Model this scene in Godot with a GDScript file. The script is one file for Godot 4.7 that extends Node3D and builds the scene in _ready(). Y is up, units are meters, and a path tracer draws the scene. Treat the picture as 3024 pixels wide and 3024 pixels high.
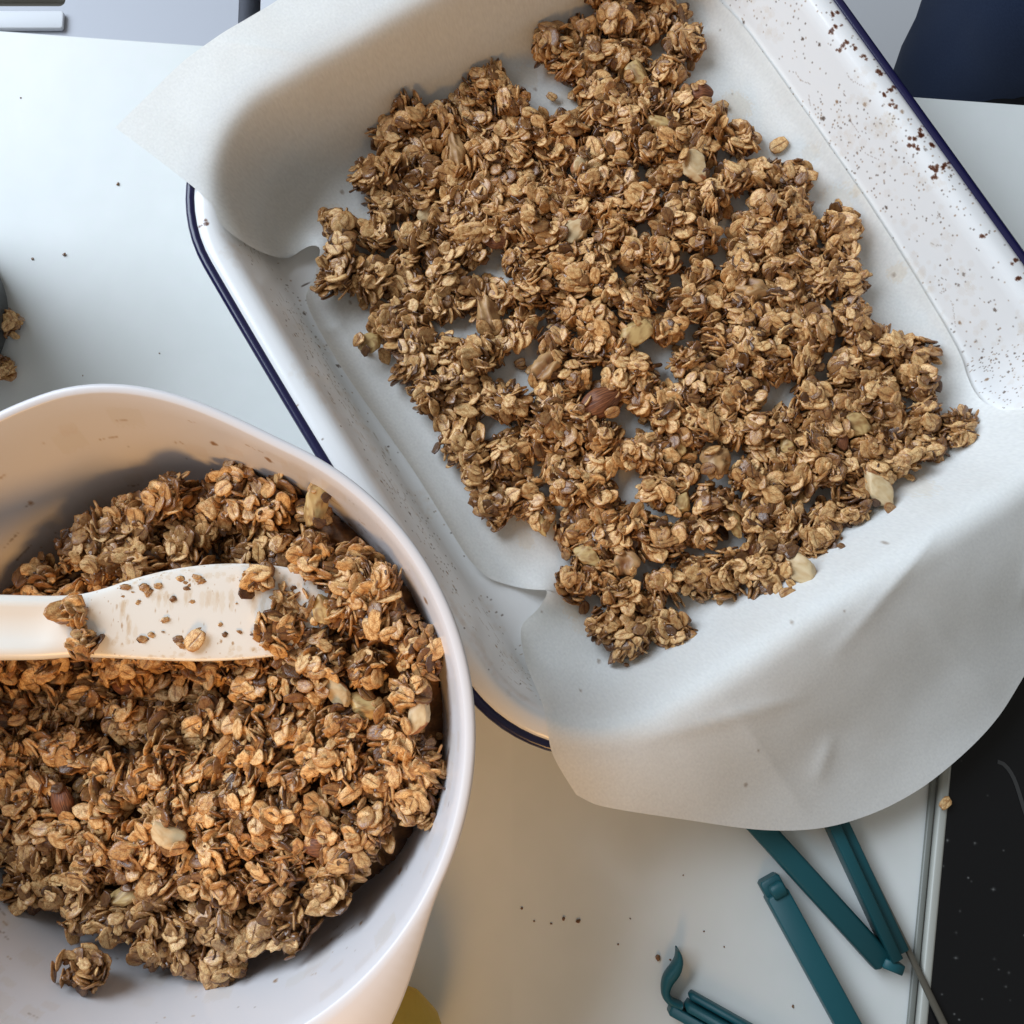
extends Node3D

const MM := 0.001
var rng := RandomNumberGenerator.new()
var noise := FastNoiseLite.new()
var fine := FastNoiseLite.new()
var used := {}
var flake_meshes: Array[ArrayMesh] = []
var flake_mats: Array[StandardMaterial3D] = []
var core_meshes: Array[ArrayMesh] = []
var core_mat: StandardMaterial3D
var crumb_meshes: Array[ArrayMesh] = []
const TRAY_C := Vector2(48.4, -85.7)      # millimetres on the counter
const TRAY_TURN := 32.0
const HA := 139.5
const HB := 157.0
const RC := 60.0
const BOWL_C := Vector2(-118, 88)

func V(a: float, b: float) -> Vector2:
	return Vector2(a, b)

func numbered(n: String) -> String:
	var k: int = used.get(n, 0)
	used[n] = k + 1
	return n if k == 0 else "%s_%03d" % [n, k]

func tag(o: Node, label: String, category: String, group := "", kind := "") -> Node:
	if label:
		o.set_meta("label", label)
	if category:
		o.set_meta("category", category)
	if group:
		o.set_meta("group", group)
	if kind:
		o.set_meta("kind", kind)
	return o

func thing(called: String, label: String, category: String, at := Vector3.ZERO, group := "") -> Node3D:
	var o := Node3D.new()
	o.name = numbered(called)
	add_child(o)
	o.position = at
	tag(o, label, category, group)
	return o

func obj(called: String, mesh: Mesh, m: Material, parent: Node = null) -> MeshInstance3D:
	var o := MeshInstance3D.new()
	o.name = called if parent else numbered(called)
	o.mesh = mesh
	o.material_override = m
	if parent:
		parent.add_child(o, true)
	else:
		add_child(o, true)
	return o

func mat(c: Color, rough := 0.5, spec := 0.5) -> StandardMaterial3D:
	var m := StandardMaterial3D.new()
	m.albedo_color = c
	m.roughness = rough
	m.metallic_specular = spec
	return m

func rgb(r: float, g: float, b: float) -> Color:
	return Color(r / 255.0, g / 255.0, b / 255.0)

# ---------- mesh helpers
func begin() -> SurfaceTool:
	var st := SurfaceTool.new()
	st.begin(Mesh.PRIMITIVE_TRIANGLES)
	st.set_smooth_group(0)
	return st

func finish(st: SurfaceTool) -> ArrayMesh:
	st.index()
	st.generate_normals()
	return st.commit()

# rings: array of PackedVector3Array of equal length; vs: v coordinate of each ring
func loft(st: SurfaceTool, rings: Array, vs: Array = [], closed := true, smooth := 0) -> void:
	st.set_smooth_group(smooth)
	var n: int = rings[0].size()
	for i in rings.size() - 1:
		var va: float = vs[i] if vs.size() else float(i) / (rings.size() - 1)
		var vb: float = vs[i + 1] if vs.size() else float(i + 1) / (rings.size() - 1)
		for j in (n if closed else n - 1):
			var k := (j + 1) % n
			var ua := float(j) / n
			var ub := float(j + 1) / n
			var a: Vector3 = rings[i][j]
			var b: Vector3 = rings[i][k]
			var c: Vector3 = rings[i + 1][k]
			var d: Vector3 = rings[i + 1][j]
			for q in [[a, ua, va], [b, ub, va], [c, ub, vb], [a, ua, va], [c, ub, vb], [d, ua, vb]]:
				st.set_uv(Vector2(q[1], q[2]))
				st.add_vertex(q[0])

func fan(st: SurfaceTool, ring: PackedVector3Array, c: Vector3, flip := false, smooth := 0) -> void:
	st.set_smooth_group(smooth)
	for j in ring.size():
		var k := (j + 1) % ring.size()
		for p in ([c, ring[k], ring[j]] if flip else [c, ring[j], ring[k]]):
			st.set_uv(Vector2(0.5, 0.99))
			st.add_vertex(p)

# a bar along +z with a rounded rectangular section, its bottom at y = 0
func bar_into(st: SurfaceTool, length: float, w: float, h: float, bevel: float, at := Transform3D()) -> void:
	var sec: Array[Vector2] = []
	for c in [[1, 1], [-1, 1], [-1, -1], [1, -1]]:
		var o := Vector2(c[0] * (w / 2 - bevel), h / 2 + c[1] * (h / 2 - bevel))
		var a0 := atan2(c[1], c[0]) - PI / 4
		for s in 3:
			var a := a0 + PI / 4 * s
			sec.append(o + Vector2(cos(a), sin(a)) * bevel)
	var rings := []
	for e in [[0.0, 1.0 - 2 * bevel / w], [bevel, 1.0], [length - bevel, 1.0], [length, 1.0 - 2 * bevel / w]]:
		var r := PackedVector3Array()
		for p in sec:
			r.append(at * Vector3(p.x * e[1], h / 2 + (p.y - h / 2) * e[1], e[0]))
		rings.append(r)
	loft(st, rings)
	var mid0 := Vector3.ZERO
	fan(st, rings[0], at * Vector3(0, h / 2, 0), false, 1)
	fan(st, rings[3], at * Vector3(0, h / 2, length), true, 1)

func prism(points: Array, y0: float, y1: float, bevel := 0.0) -> ArrayMesh:
	var st := begin()
	var cen := Vector2.ZERO
	for p in points:
		cen += p / points.size()
	var rings := []
	var steps := [[y0, 0.0], [y1 - bevel, 0.0], [y1 - bevel * 0.3, bevel * 0.3], [y1, bevel]] if bevel > 0 else [[y0, 0.0], [y1, 0.0]]
	for s in steps:
		var r := PackedVector3Array()
		for p in points:
			var q: Vector2 = p + (cen - p).normalized() * s[1]
			r.append(Vector3(q.x, s[0], q.y))
		rings.append(r)
	loft(st, rings, [], true, -1)
	fan(st, rings[0], Vector3(cen.x, y0, cen.y), true, -1)
	fan(st, rings[-1], Vector3(cen.x, y1, cen.y), false, -1)
	return finish(st)

func lumpy(radius: Vector3, seed_at: float, amp: float, freq: float, nu := 16, nv := 10) -> ArrayMesh:
	var st := begin()
	var pos := []
	for i in nv + 1:
		var row := []
		for j in nu:
			var th := PI * i / nv
			var ph := TAU * j / nu
			var d := Vector3(sin(th) * cos(ph), cos(th), sin(th) * sin(ph))
			var k := 1.0 + amp * noise.get_noise_3dv(d * freq * 100.0 + Vector3.ONE * seed_at * 137.0)
			row.append(d * radius * k)
		pos.append(row)
	for i in nv:
		for j in nu:
			var k := (j + 1) % nu
			for q in [[i, j], [i + 1, k], [i, k], [i, j], [i + 1, j], [i + 1, k]]:
				var p: Vector3 = pos[q[0]][q[1]]
				st.set_uv(Vector2(float(q[1]) / nu, float(q[0]) / nv))
				st.add_vertex(p)
	return finish(st)

func spline(pts: Array, n: int) -> Array[Vector2]:
	var c := Curve2D.new()
	c.bake_interval = 0.5
	for i in pts.size():
		var a: Vector2 = pts[maxi(i - 1, 0)]
		var b: Vector2 = pts[mini(i + 1, pts.size() - 1)]
		var t := (b - a) / 6.0
		var tin := t
		var tout := t
		if i > 0 and i < pts.size() - 1:
			tin = t.normalized() * minf(t.length(), pts[i].distance_to(a) / 3.0)
			tout = t.normalized() * minf(t.length(), pts[i].distance_to(b) / 3.0)
		c.add_point(pts[i], -tin, tout)
	var out: Array[Vector2] = []
	for i in n:
		out.append(c.sample_baked(c.get_baked_length() * i / (n - 1), true))
	return out

func table(k: float, xs: Array, ys: Array) -> float:
	if k <= xs[0]:
		return ys[0]
	for i in xs.size() - 1:
		if k <= xs[i + 1]:
			var t: float = (k - xs[i]) / (xs[i + 1] - xs[i])
			# smooth (Hermite) between neighbours
			var m0: float = (ys[i + 1] - ys[maxi(i - 1, 0)]) / (xs[i + 1] - xs[maxi(i - 1, 0)])
			var m1: float = (ys[mini(i + 2, xs.size() - 1)] - ys[i]) / (xs[mini(i + 2, xs.size() - 1)] - xs[i])
			var h: float = xs[i + 1] - xs[i]
			return (2 * t * t * t - 3 * t * t + 1) * ys[i] + (t * t * t - 2 * t * t + t) * h * m0 + (-2 * t * t * t + 3 * t * t) * ys[i + 1] + (t * t * t - t * t) * h * m1
	return ys[-1]

# ---------- the tray's shape (millimetres, in the tray's own axes)
func inside_by(a: float, b: float) -> float:
	var x := absf(a) - HA + RC
	var y := absf(b) - HB + RC
	return -(Vector2(maxf(x, 0), maxf(y, 0)).length() + minf(maxf(x, y), 0) - RC)

const PQ := [-80.0, -60.0, -40.0, -20.0, -10.0, 0.0, 6.0, 11.0, 15.0, 20.0, 27.0, 34.0, 42.0, 60.0]
const P_TOP := [38.0, 41.0, 44.0, 46.0, 47.0, 48.0, 48.5, 47.0, 42.0, 30.0, 14.0, 6.0, 3.4, 3.0]
const P_SIDE := [38.0, 41.0, 44.0, 46.0, 47.0, 48.0, 48.5, 47.4, 42.6, 26.0, 8.6, 3.9, 3.2, 3.0]
# sharp little creases in the paper: from, to, height, breadth
const CREASES := [[Vector2(-98, 150), Vector2(-30, 172), 1.6, 3.0], [Vector2(-20, 165), Vector2(60, 140), 2.2, 4.5], [Vector2(-45, 205), Vector2(-28, 190), 1.6, 2.2], [Vector2(60, 190), Vector2(95, 150), 1.8, 3.0], [Vector2(70, 128), Vector2(112, 116), 2.2, 2.4], [Vector2(88, 150), Vector2(118, 128), 2.0, 2.5], [Vector2(-118, -60), Vector2(-104, -62), 1.5, 1.5], [Vector2(-60, 150), Vector2(-52, 228), 0.9, 4.0], [Vector2(20, 155), Vector2(38, 222), 0.8, 5.0], [Vector2(-90, -178), Vector2(-60, -150), 0.8, 3.0], [Vector2(-100, 60), Vector2(-86, 120), 0.7, 3.0], [Vector2(70, -120), Vector2(112, -60), 0.6, 3.0]]
const P_LOW := [14.0, 19.0, 27.0, 38.0, 43.0, 47.0, 48.5, 47.0, 42.0, 30.0, 14.0, 6.0, 3.4, 3.0]

func paper_height(a: float, b: float) -> float:
	var k := inside_by(a, b)
	var t := smoothstep(-30.0, 70.0, b)
	var h := table(k, PQ, P_TOP) * (1 - t) + table(k, PQ, P_LOW) * t
	h = lerpf(h, minf(h, table(k, PQ, P_SIDE)), smoothstep(0.0, 30.0, (HB - absf(b)) - (HA - absf(a))))
	for c in CREASES:
		var u: Vector2 = (c[1] - c[0]).normalized()
		var d: Vector2 = V(a, b) - c[0]
		var along: float = d.dot(u)
		var span: float = c[0].distance_to(c[1])
		if along > 0 and along < span:
			h += c[2] * exp(-absf(d.cross(u)) / c[3]) * sin(PI * along / span)
	h += 11.0 * exp(-(V(a, b) - V(-96, -93)).length_squared() / 130.0)
	h += 8.0 * exp(-(V(a, b) - V(-93, 84)).length_squared() / 90.0)
	h += 0.9 * noise.get_noise_2d(a * 1.3, b * 1.3) * smoothstep(45.0, 25.0, k)
	return h

func tray_point(a: float, y: float, b: float) -> Vector3:
	return Transform3D(Basis(Vector3.UP, deg_to_rad(TRAY_TURN)), Vector3(TRAY_C.x, 0, TRAY_C.y) * MM) * (Vector3(a, y, b) * MM)

func tray_loop(q: float, y: float) -> PackedVector3Array:
	var out := PackedVector3Array()
	var r := maxf(RC - q, 1.0)
	var ha := HA - q
	var hb := HB - q
	for c in 4:
		var sx: float = [1, -1, -1, 1][c]
		var sz: float = [1, 1, -1, -1][c]
		var o := V(sx * (ha - minf(r, ha)), sz * (hb - minf(r, hb)))
		for s in 17:
			var g := PI / 2 * c + PI / 2 * s / 16.0
			out.append(Vector3(o.x + minf(r, ha) * cos(g), y, o.y + minf(r, hb) * sin(g)))
		# the straight run to the next corner
		var nx: float = [-1, -1, 1, 1][c]
		var nz: float = [1, -1, -1, 1][c]
		var o2 := V(nx * (ha - minf(r, ha)), nz * (hb - minf(r, hb)))
		var g2 := PI / 2 * (c + 1)
		var from := out[-1]
		var to := Vector3(o2.x + minf(r, ha) * cos(g2), y, o2.y + minf(r, hb) * sin(g2))
		for s in range(1, 32):
			out.append(from.lerp(to, s / 32.0))
	for i in out.size():
		if out[i].x < 0:
			out[i].x -= 3.0 * (1.0 - pow(out[i].z / HB, 2.0))
		out[i] *= MM
	return out

# ---------- materials and computed textures
func blot(im: Image, x: int, y: int, r: float, c: Color, strength := 1.0, wide := 1.0) -> void:
	var n := int(ceil(r)) + 1
	for dy in range(-n, n + 1):
		for dx in range(-n, n + 1):
			var px := posmod(x + dx, im.get_width())
			var py := y + dy
			if py < 0 or py >= im.get_height():
				continue
			var wob := 1.0 + 0.55 * fine.get_noise_2d((x + dx) * 31.0, (y + dy) * 31.0)
			var k := clampf((r * wob - Vector2(dx * wide, dy).length()) + 0.5, 0, 1) * strength
			if k > 0:
				im.set_pixel(px, py, im.get_pixel(px, py).lerp(c, k))

func flake_texture(n: int) -> Array:
	var im := Image.create(96, 96, false, Image.FORMAT_RGB8)
	var hm := Image.create(96, 96, false, Image.FORMAT_RGB8)
	for y in 96:
		for x in 96:
			var u := x / 47.5 - 1.0
			var v := y / 47.5 - 1.0
			var off := n * 500.0
			var k := 0.5 + 0.5 * noise.get_noise_2d(x * 3.0 + off, y * 3.0)
			var fibre := fine.get_noise_2d(x * 1.2 + off, y * 9.0)
			var c := Color(0.935, 0.80, 0.60).lerp(Color(0.755, 0.565, 0.37), smoothstep(0.36, 0.8, k))
			c = c.lerp(Color(0.66, 0.46, 0.27), clampf(fibre * 0.9, 0, 0.4))
			var mid := v - 0.12 * sin(u * 2.0 + n) - 0.05 * fibre
			var groove: float = exp(-mid * mid / 0.006) * smoothstep(0.95, 0.5, absf(u)) * [1.0, 0.45, 0.12, 0.2, 0.75][n]
			var edge := smoothstep(0.72, 1.0, Vector2(u, v).length())
			c = c.lerp(Color(0.43, 0.27, 0.14), groove * 0.72)
			c = c.lerp(Color(0.62, 0.42, 0.23), edge * 0.45)
			var sugar := fine.get_noise_2d(x * 5.0 + off, y * 5.0 + 900)
			if sugar > 0.36:
				c = c.lerp(Color(0.42, 0.25, 0.12), 0.7)
			im.set_pixel(x, y, c)
			var h := clampf(0.6 - 0.5 * groove + 0.25 * fibre + 0.12 * (k - 0.5), 0, 1)
			hm.set_pixel(x, y, Color(h, h, h))
	return [ImageTexture.create_from_image(im), ImageTexture.create_from_image(hm)]

func flake_mesh(n: int) -> ArrayMesh:
	var r := RandomNumberGenerator.new()
	r.seed = 900 + n
	var a := 4.25
	var b := r.randf_range(2.7, 3.45)
	var t := r.randf_range(0.75, 1.15)
	var bend := r.randf_range(-0.02, 0.03)
	var twist := r.randf_range(-0.06, 0.06)
	var segs := 12
	var rad := []
	for j in segs:
		var g := TAU * j / segs
		rad.append((1.0 if n < 7 or absf(wrapf(g - 0.6 * n, -PI, PI)) > 0.9 else 0.62) + r.randf_range(-0.15, 0.1) - (0.14 if n % 3 == 1 and j == 0 else 0.0) + 0.06 * absf(cos(g)))
	var rings := []
	for q in [[0.5, 0.0], [0.86, 0.04], [1.0, 0.45], [0.9, 0.92], [0.5, 1.0]]:
		var ring := PackedVector3Array()
		for j in segs:
			var g := TAU * j / segs
			var p: Vector2 = Vector2(cos(g) * a, sin(g) * b) * q[0] * rad[j]
			ring.append(Vector3(p.x, t * (q[1] - 0.5) + bend * p.x * p.x * 0.6 + twist * p.x * p.y * 0.25 + r.randf_range(-0.12, 0.12), p.y) * MM)
		rings.append(ring)
	var st := begin()
	for i in rings.size() - 1:
		for j in segs:
			var k := (j + 1) % segs
			for p in [rings[i][j], rings[i][k], rings[i + 1][k], rings[i][j], rings[i + 1][k], rings[i + 1][j]]:
				st.set_uv(V(p.x / MM / a * 0.47 + 0.5, p.z / MM / b * 0.47 + 0.5))
				st.add_vertex(p)
	for e in [[0, -0.5, false], [4, 0.5, true]]:
		for j in segs:
			var k := (j + 1) % segs
			var c := Vector3(0, t * e[1] * (0.8 if e[2] else 1.0), 0) * MM
			for p in ([c, rings[e[0]][k], rings[e[0]][j]] if not e[2] else [c, rings[e[0]][j], rings[e[0]][k]]):
				st.set_uv(V(p.x / MM / a * 0.47 + 0.5, p.z / MM / b * 0.47 + 0.5))
				st.add_vertex(p)
	return finish(st)

func make_granola_kit() -> void:
	var tex := []
	for n in 5:
		tex.append(flake_texture(n))
	for tint in [[1.04, 1.02, 0.97, 0.42], [0.97, 0.925, 0.85, 0.34], [0.84, 0.765, 0.67, 0.32], [0.64, 0.55, 0.455, 0.30], [0.45, 0.365, 0.285, 0.28]]:
		for n in 5:
			var m := mat(Color(tint[0], tint[1], tint[2]), tint[3], 0.5)
			m.albedo_texture = tex[n][0]
			m.heightmap_enabled = true
			m.heightmap_texture = tex[n][1]
			m.heightmap_scale = 0.04
			if tint[3] < 0.4:                  # a film of set syrup
				m.clearcoat_enabled = true
				m.clearcoat = 0.28
				m.clearcoat_roughness = 0.16
			flake_mats.append(m)
	for n in 10:
		flake_meshes.append(flake_mesh(n))
	for n in 4:
		core_meshes.append(lumpy(Vector3.ONE, n + 1.0, 0.85, 2.6, 28, 20))
		crumb_meshes.append(lumpy(Vector3(1.0, 0.6, 0.75), n + 9.0, 0.9, 1.2, 8, 6))
	core_mat = mat(rgb(176, 140, 100), 0.32)
	core_mat.albedo_texture = speckle(rgb(110, 80, 52), rgb(238, 212, 176), 128, 5.0)
	core_mat.clearcoat_enabled = true
	core_mat.clearcoat = 0.35
	core_mat.clearcoat_roughness = 0.12

func speckle(c0: Color, c1: Color, size: int, f: float) -> ImageTexture:
	var im := Image.create(size, size, false, Image.FORMAT_RGB8)
	for y in size:
		for x in size:
			var k := 0.5 + 0.6 * noise.get_noise_2d(x * f, y * f) + 0.35 * fine.get_noise_2d(x * f * 2.0, y * f * 2.0)
			im.set_pixel(x, y, c0.lerp(c1, clampf(k, 0, 1)))
	return ImageTexture.create_from_image(im)

func pick_mat(r: RandomNumberGenerator) -> StandardMaterial3D:
	var t := r.randf()
	var row := 0 if t < 0.15 else 1 if t < 0.42 else 2 if t < 0.71 else 3 if t < 0.90 else 4
	return flake_mats[row * 5 + r.randi() % 5]

# a clump: a sticky oat core with single flakes stuck over it
func clump(label: String, group: String, at: Vector3, radius: float, height: float, count: int, tilt := Basis()) -> Node3D:
	var o := thing("granola_clump", label, "granola clump", at, group)
	o.basis = tilt
	var rx := radius * rng.randf_range(0.85, 1.2)
	var rz := radius * rng.randf_range(0.8, 1.1)
	var turn := Basis(Vector3.UP, rng.randf() * TAU)
	var off := Vector3(rng.randf(), rng.randf(), rng.randf()) * 900.0
	var core := obj("oat_core", core_meshes[rng.randi() % 4], core_mat, o)
	core.transform = Transform3D(turn * Basis.from_scale(Vector3(rx * 0.74, height * 0.44, rz * 0.74) * MM), Vector3(0, height * 0.42 * MM, 0))
	var axes := []
	for i in 4:
		var d := Vector3(rng.randf_range(-1, 1), rng.randf_range(-0.1, 0.8), rng.randf_range(-1, 1)).normalized()
		axes.append([Vector3(rng.randf_range(-0.8, 0.8), rng.randf_range(0, 0.8), rng.randf_range(-0.8, 0.8)), d, rng.randf_range(0.35, 1.0)])
	for i in count:
		var y := 1.0 - 1.25 * (i + 0.5) / count
		var ph := i * 2.39996 + rng.randf_range(-0.5, 0.5)
		var s := sqrt(maxf(0, 1 - y * y))
		var d := Vector3(cos(ph) * s, y, sin(ph) * s)
		var wob := 0.84 + 0.6 * noise.get_noise_3dv(d * 55.0 + off) + rng.randf_range(-0.16, 0.14)
		var p := turn * (d * wob * Vector3(rx, height * 0.5, rz))
		p.y += height * 0.48
		p.y = maxf(p.y, 1.2)
		var best: Array = axes[0]
		for a in axes:
			if a[0].distance_to(d) < best[0].distance_to(d):
				best = a
		var n: Vector3 = d.lerp(best[1], best[2]) + Vector3(rng.randf_range(-1, 1), rng.randf_range(-1, 1), rng.randf_range(-1, 1)) * 0.32
		n = n.normalized()
		var f := obj("oat_flake", flake_meshes[rng.randi() % 10], pick_mat(rng), o)
		f.transform = flake_at(p * MM, n, rng.randf_range(0.62, 1.06))
	# paler flakes lying broad side up on top, then short splinters and syrupy bits
	for i in 2 + count / 9:
		var ph := rng.randf() * TAU
		var rr := sqrt(rng.randf()) * 0.8
		var p := turn * Vector3(cos(ph) * rr * rx, 0, sin(ph) * rr * rz)
		p.y = height * (0.48 + 0.5 * sqrt(1.0 - rr * rr)) + rng.randf_range(-0.5, 1.3)
		var f := obj("oat_flake", flake_meshes[rng.randi() % 10], flake_mats[(rng.randi() % 10) if rng.randf() < 0.75 else 10 + rng.randi() % 10], o)
		f.transform = flake_at(p * MM, Vector3(cos(ph) * rr + rng.randf_range(-0.45, 0.45), 1.0, sin(ph) * rr + rng.randf_range(-0.45, 0.45)).normalized(), rng.randf_range(0.7, 1.14))
	for i in count / 2:
		var d := Vector3(rng.randf_range(-1, 1), rng.randf_range(-0.1, 1), rng.randf_range(-1, 1)).normalized()
		var p := turn * (d * rng.randf_range(0.85, 1.08) * Vector3(rx, height * 0.52, rz))
		p.y = maxf(p.y + height * 0.48, 0.8)
		var f: MeshInstance3D
		if i % 2 == 0:
			f = obj("oat_splinter", flake_meshes[rng.randi() % 10], pick_mat(rng), o)
			f.transform = flake_at(p * MM, Vector3(rng.randf_range(-1, 1), rng.randf_range(-0.3, 1), rng.randf_range(-1, 1)).normalized(), 1.0) * Transform3D(Basis.from_scale(Vector3(rng.randf_range(0.35, 0.8), 0.8, rng.randf_range(0.25, 0.5))), Vector3.ZERO)
		else:
			f = obj("syrup_bit", crumb_meshes[rng.randi() % 4], core_mat if i % 3 else flake_mats[rng.randi() % 10], o)
			f.transform = Transform3D(Basis(Vector3(0.3, 1, 0.2).normalized(), rng.randf() * TAU).scaled(Vector3.ONE * rng.randf_range(0.6, 1.9) * MM), p * MM)
	return o

func flake_at(p: Vector3, n: Vector3, size: float) -> Transform3D:
	var x := n.cross(Vector3(rng.randf_range(-1, 1), rng.randf_range(-1, 1), rng.randf_range(-1, 1))).normalized()
	if x.length() < 0.5:
		x = n.cross(Vector3.RIGHT).normalized()
	var z := x.cross(n).normalized()
	return Transform3D(Basis(x * size * rng.randf_range(0.88, 1.08), n * size * rng.randf_range(0.9, 1.2), z * size), p)

# ---------- nuts
func nut_mesh(kind: String, sx: float, sz: float, n: int) -> ArrayMesh:
	var st := begin()
	var nu := 32
	var nv := 24
	var pos := []
	var col := []
	var off := n * 77.0
	var r := RandomNumberGenerator.new()
	r.seed = 300 + n
	var cuts := []                         # the knife's flat cuts through a chopped nut
	for i in (0 if kind == "almond" else 2 if kind == "walnut" else 5):
		cuts.append([Vector3(r.randf_range(-1, 1), r.randf_range(-0.2, 0.7), r.randf_range(-1, 1)).normalized(), r.randf_range(0.5, 0.8)])
	if kind in ["split", "pale"]:
		cuts.append([Vector3(r.randf_range(-0.15, 0.15), 1, r.randf_range(-0.15, 0.15)).normalized(), r.randf_range(0.3, 0.42)])
	for i in nv + 1:
		var row := []
		var crow := []
		for j in nu:
			var th := PI * i / nv
			var ph := TAU * j / nu
			var d := Vector3(cos(th), sin(th) * cos(ph), sin(th) * sin(ph))     # long axis x
			var p := d
			var c := Color.WHITE
			var nz := noise.get_noise_3dv(d * 70.0 + Vector3.ONE * off)
			var fz := fine.get_noise_3dv(d * 60.0 + Vector3.ONE * off)
			var gz := fine.get_noise_3dv(d * 22.0 + Vector3.ONE * (off + 50.0))
			if kind == "almond":
				var w := 1.0 - 0.30 * d.x if d.x > 0 else 1.0 + 0.10 * d.x
				p = Vector3(d.x * 1.02, d.y * 0.6 * w, d.z * w)
				p *= 1.0 + 0.06 * nz
				c = Color(0.34, 0.132, 0.052).lerp(Color(0.23, 0.08, 0.032), clampf(0.5 + fz, 0, 1))
			else:
				if kind == "walnut":
					p = Vector3(d.x, d.y * 0.75, d.z) * (1.0 + 0.38 * nz + 0.38 * gz)
					p.y -= 0.26 * exp(-pow(p.z - 0.15 * nz, 2.0) * 16.0) * (1.0 if p.y > 0 else 0.0)
				else:
					p = Vector3(d.x, d.y * 0.85, d.z) * (1.0 + 0.3 * nz)
				var flesh := 0.0
				for k in cuts:
					var over: float = p.dot(k[0]) - k[1]
					if over > 0:
						p -= k[0] * over * 0.8
						flesh = 1.0
				p += d * (0.06 * fz + 0.035 * gz)
				if kind == "walnut":
					c = Color(0.46, 0.27, 0.115).lerp(Color(0.22, 0.095, 0.036), clampf(0.35 - 1.3 * gz + 0.5 * fz, 0, 1))
				elif kind == "split":
					c = Color(0.66, 0.50, 0.29).lerp(Color(0.52, 0.34, 0.16), clampf(0.3 + 1.2 * fz, 0, 1)) if flesh > 0 else Color(0.30, 0.115, 0.045).lerp(Color(0.45, 0.24, 0.10), clampf(fz + 0.2, 0, 1))
				else:
					c = Color(0.56, 0.385, 0.16).lerp(Color(0.29, 0.15, 0.05), clampf(0.3 + 1.6 * fz + 1.2 * gz + (0.5 if flesh < 0.5 else 0.0), 0, 1))
			row.append(p * Vector3(sx, (sx + sz) * 0.42, sz) * 0.5 * MM)
			crow.append(c)
		pos.append(row)
		col.append(crow)
	for i in nv:
		for j in nu:
			var k := (j + 1) % nu
			for q in [[i, j, j], [i, k, j + 1], [i + 1, k, j + 1], [i, j, j], [i + 1, k, j + 1], [i + 1, j, j]]:
				st.set_color(col[q[0]][q[1]])
				st.set_uv(V(q[2] / float(nu), q[0] / float(nv)))
				st.add_vertex(pos[q[0]][q[1]])
	return finish(st)

var skin_mat: StandardMaterial3D
func make_skin() -> void:                # the lengthwise furrows of an almond's skin
	skin_mat = mat(Color.WHITE, 0.5)
	skin_mat.vertex_color_use_as_albedo = true
	var im := Image.create(256, 64, false, Image.FORMAT_RGB8)
	for y in 64:
		for x in 256:
			var k := 0.5 + 0.5 * 0.7 * sin(x * TAU * 26.0 / 256.0 + 9.0 * noise.get_noise_2d(x * 2.0, y * 2.2)) + 0.9 * fine.get_noise_2d(x * 5.0, y * 1.5)
			k = clampf(k, 0, 1)
			im.set_pixel(x, y, Color(0.66, 0.60, 0.56).lerp(Color.WHITE, k))
	skin_mat.albedo_texture = ImageTexture.create_from_image(im)
	skin_mat.heightmap_enabled = true
	skin_mat.heightmap_texture = skin_mat.albedo_texture
	skin_mat.heightmap_scale = 0.03

var nut_mat: StandardMaterial3D
func nut(called: String, kind: String, label: String, at: Vector3, sx: float, sz: float, angle: float, roll := 0.0, n := 1) -> MeshInstance3D:
	var o := obj(called, nut_mesh(kind, sx, sz, n), skin_mat if kind == "almond" else nut_mat)
	o.transform = Transform3D(Basis(Vector3.UP, deg_to_rad(-angle)) * Basis(Vector3.RIGHT, deg_to_rad(roll)), at)
	tag(o, label, "nut", "chopped nuts in the granola")
	for i in (1 if sx > 19.5 else 3):                    # oats stuck to it
		var g := rng.randf() * TAU
		var f := obj("stuck_oat_flake", flake_meshes[rng.randi() % 10], pick_mat(rng), o)
		f.transform = flake_at(Vector3(cos(g) * sx * 0.42, (sx + sz) * 0.42 * rng.randf_range(0.05, 0.3), sin(g) * sz * 0.46) * MM, Vector3(cos(g) * 0.7 + rng.randf_range(-0.4, 0.4), 0.8, sin(g) * 0.7 + rng.randf_range(-0.4, 0.4)).normalized(), rng.randf_range(0.6, 0.95))
	return o

func in_poly(p: Vector2, poly: PackedVector2Array) -> bool:
	return Geometry2D.is_point_in_polygon(p, poly)

func edge_distance(p: Vector2, poly: PackedVector2Array) -> float:
	var best := 1e9
	for i in poly.size():
		best = minf(best, p.distance_to(Geometry2D.get_closest_point_to_segment(p, poly[i], poly[(i + 1) % poly.size()])))
	return best

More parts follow.
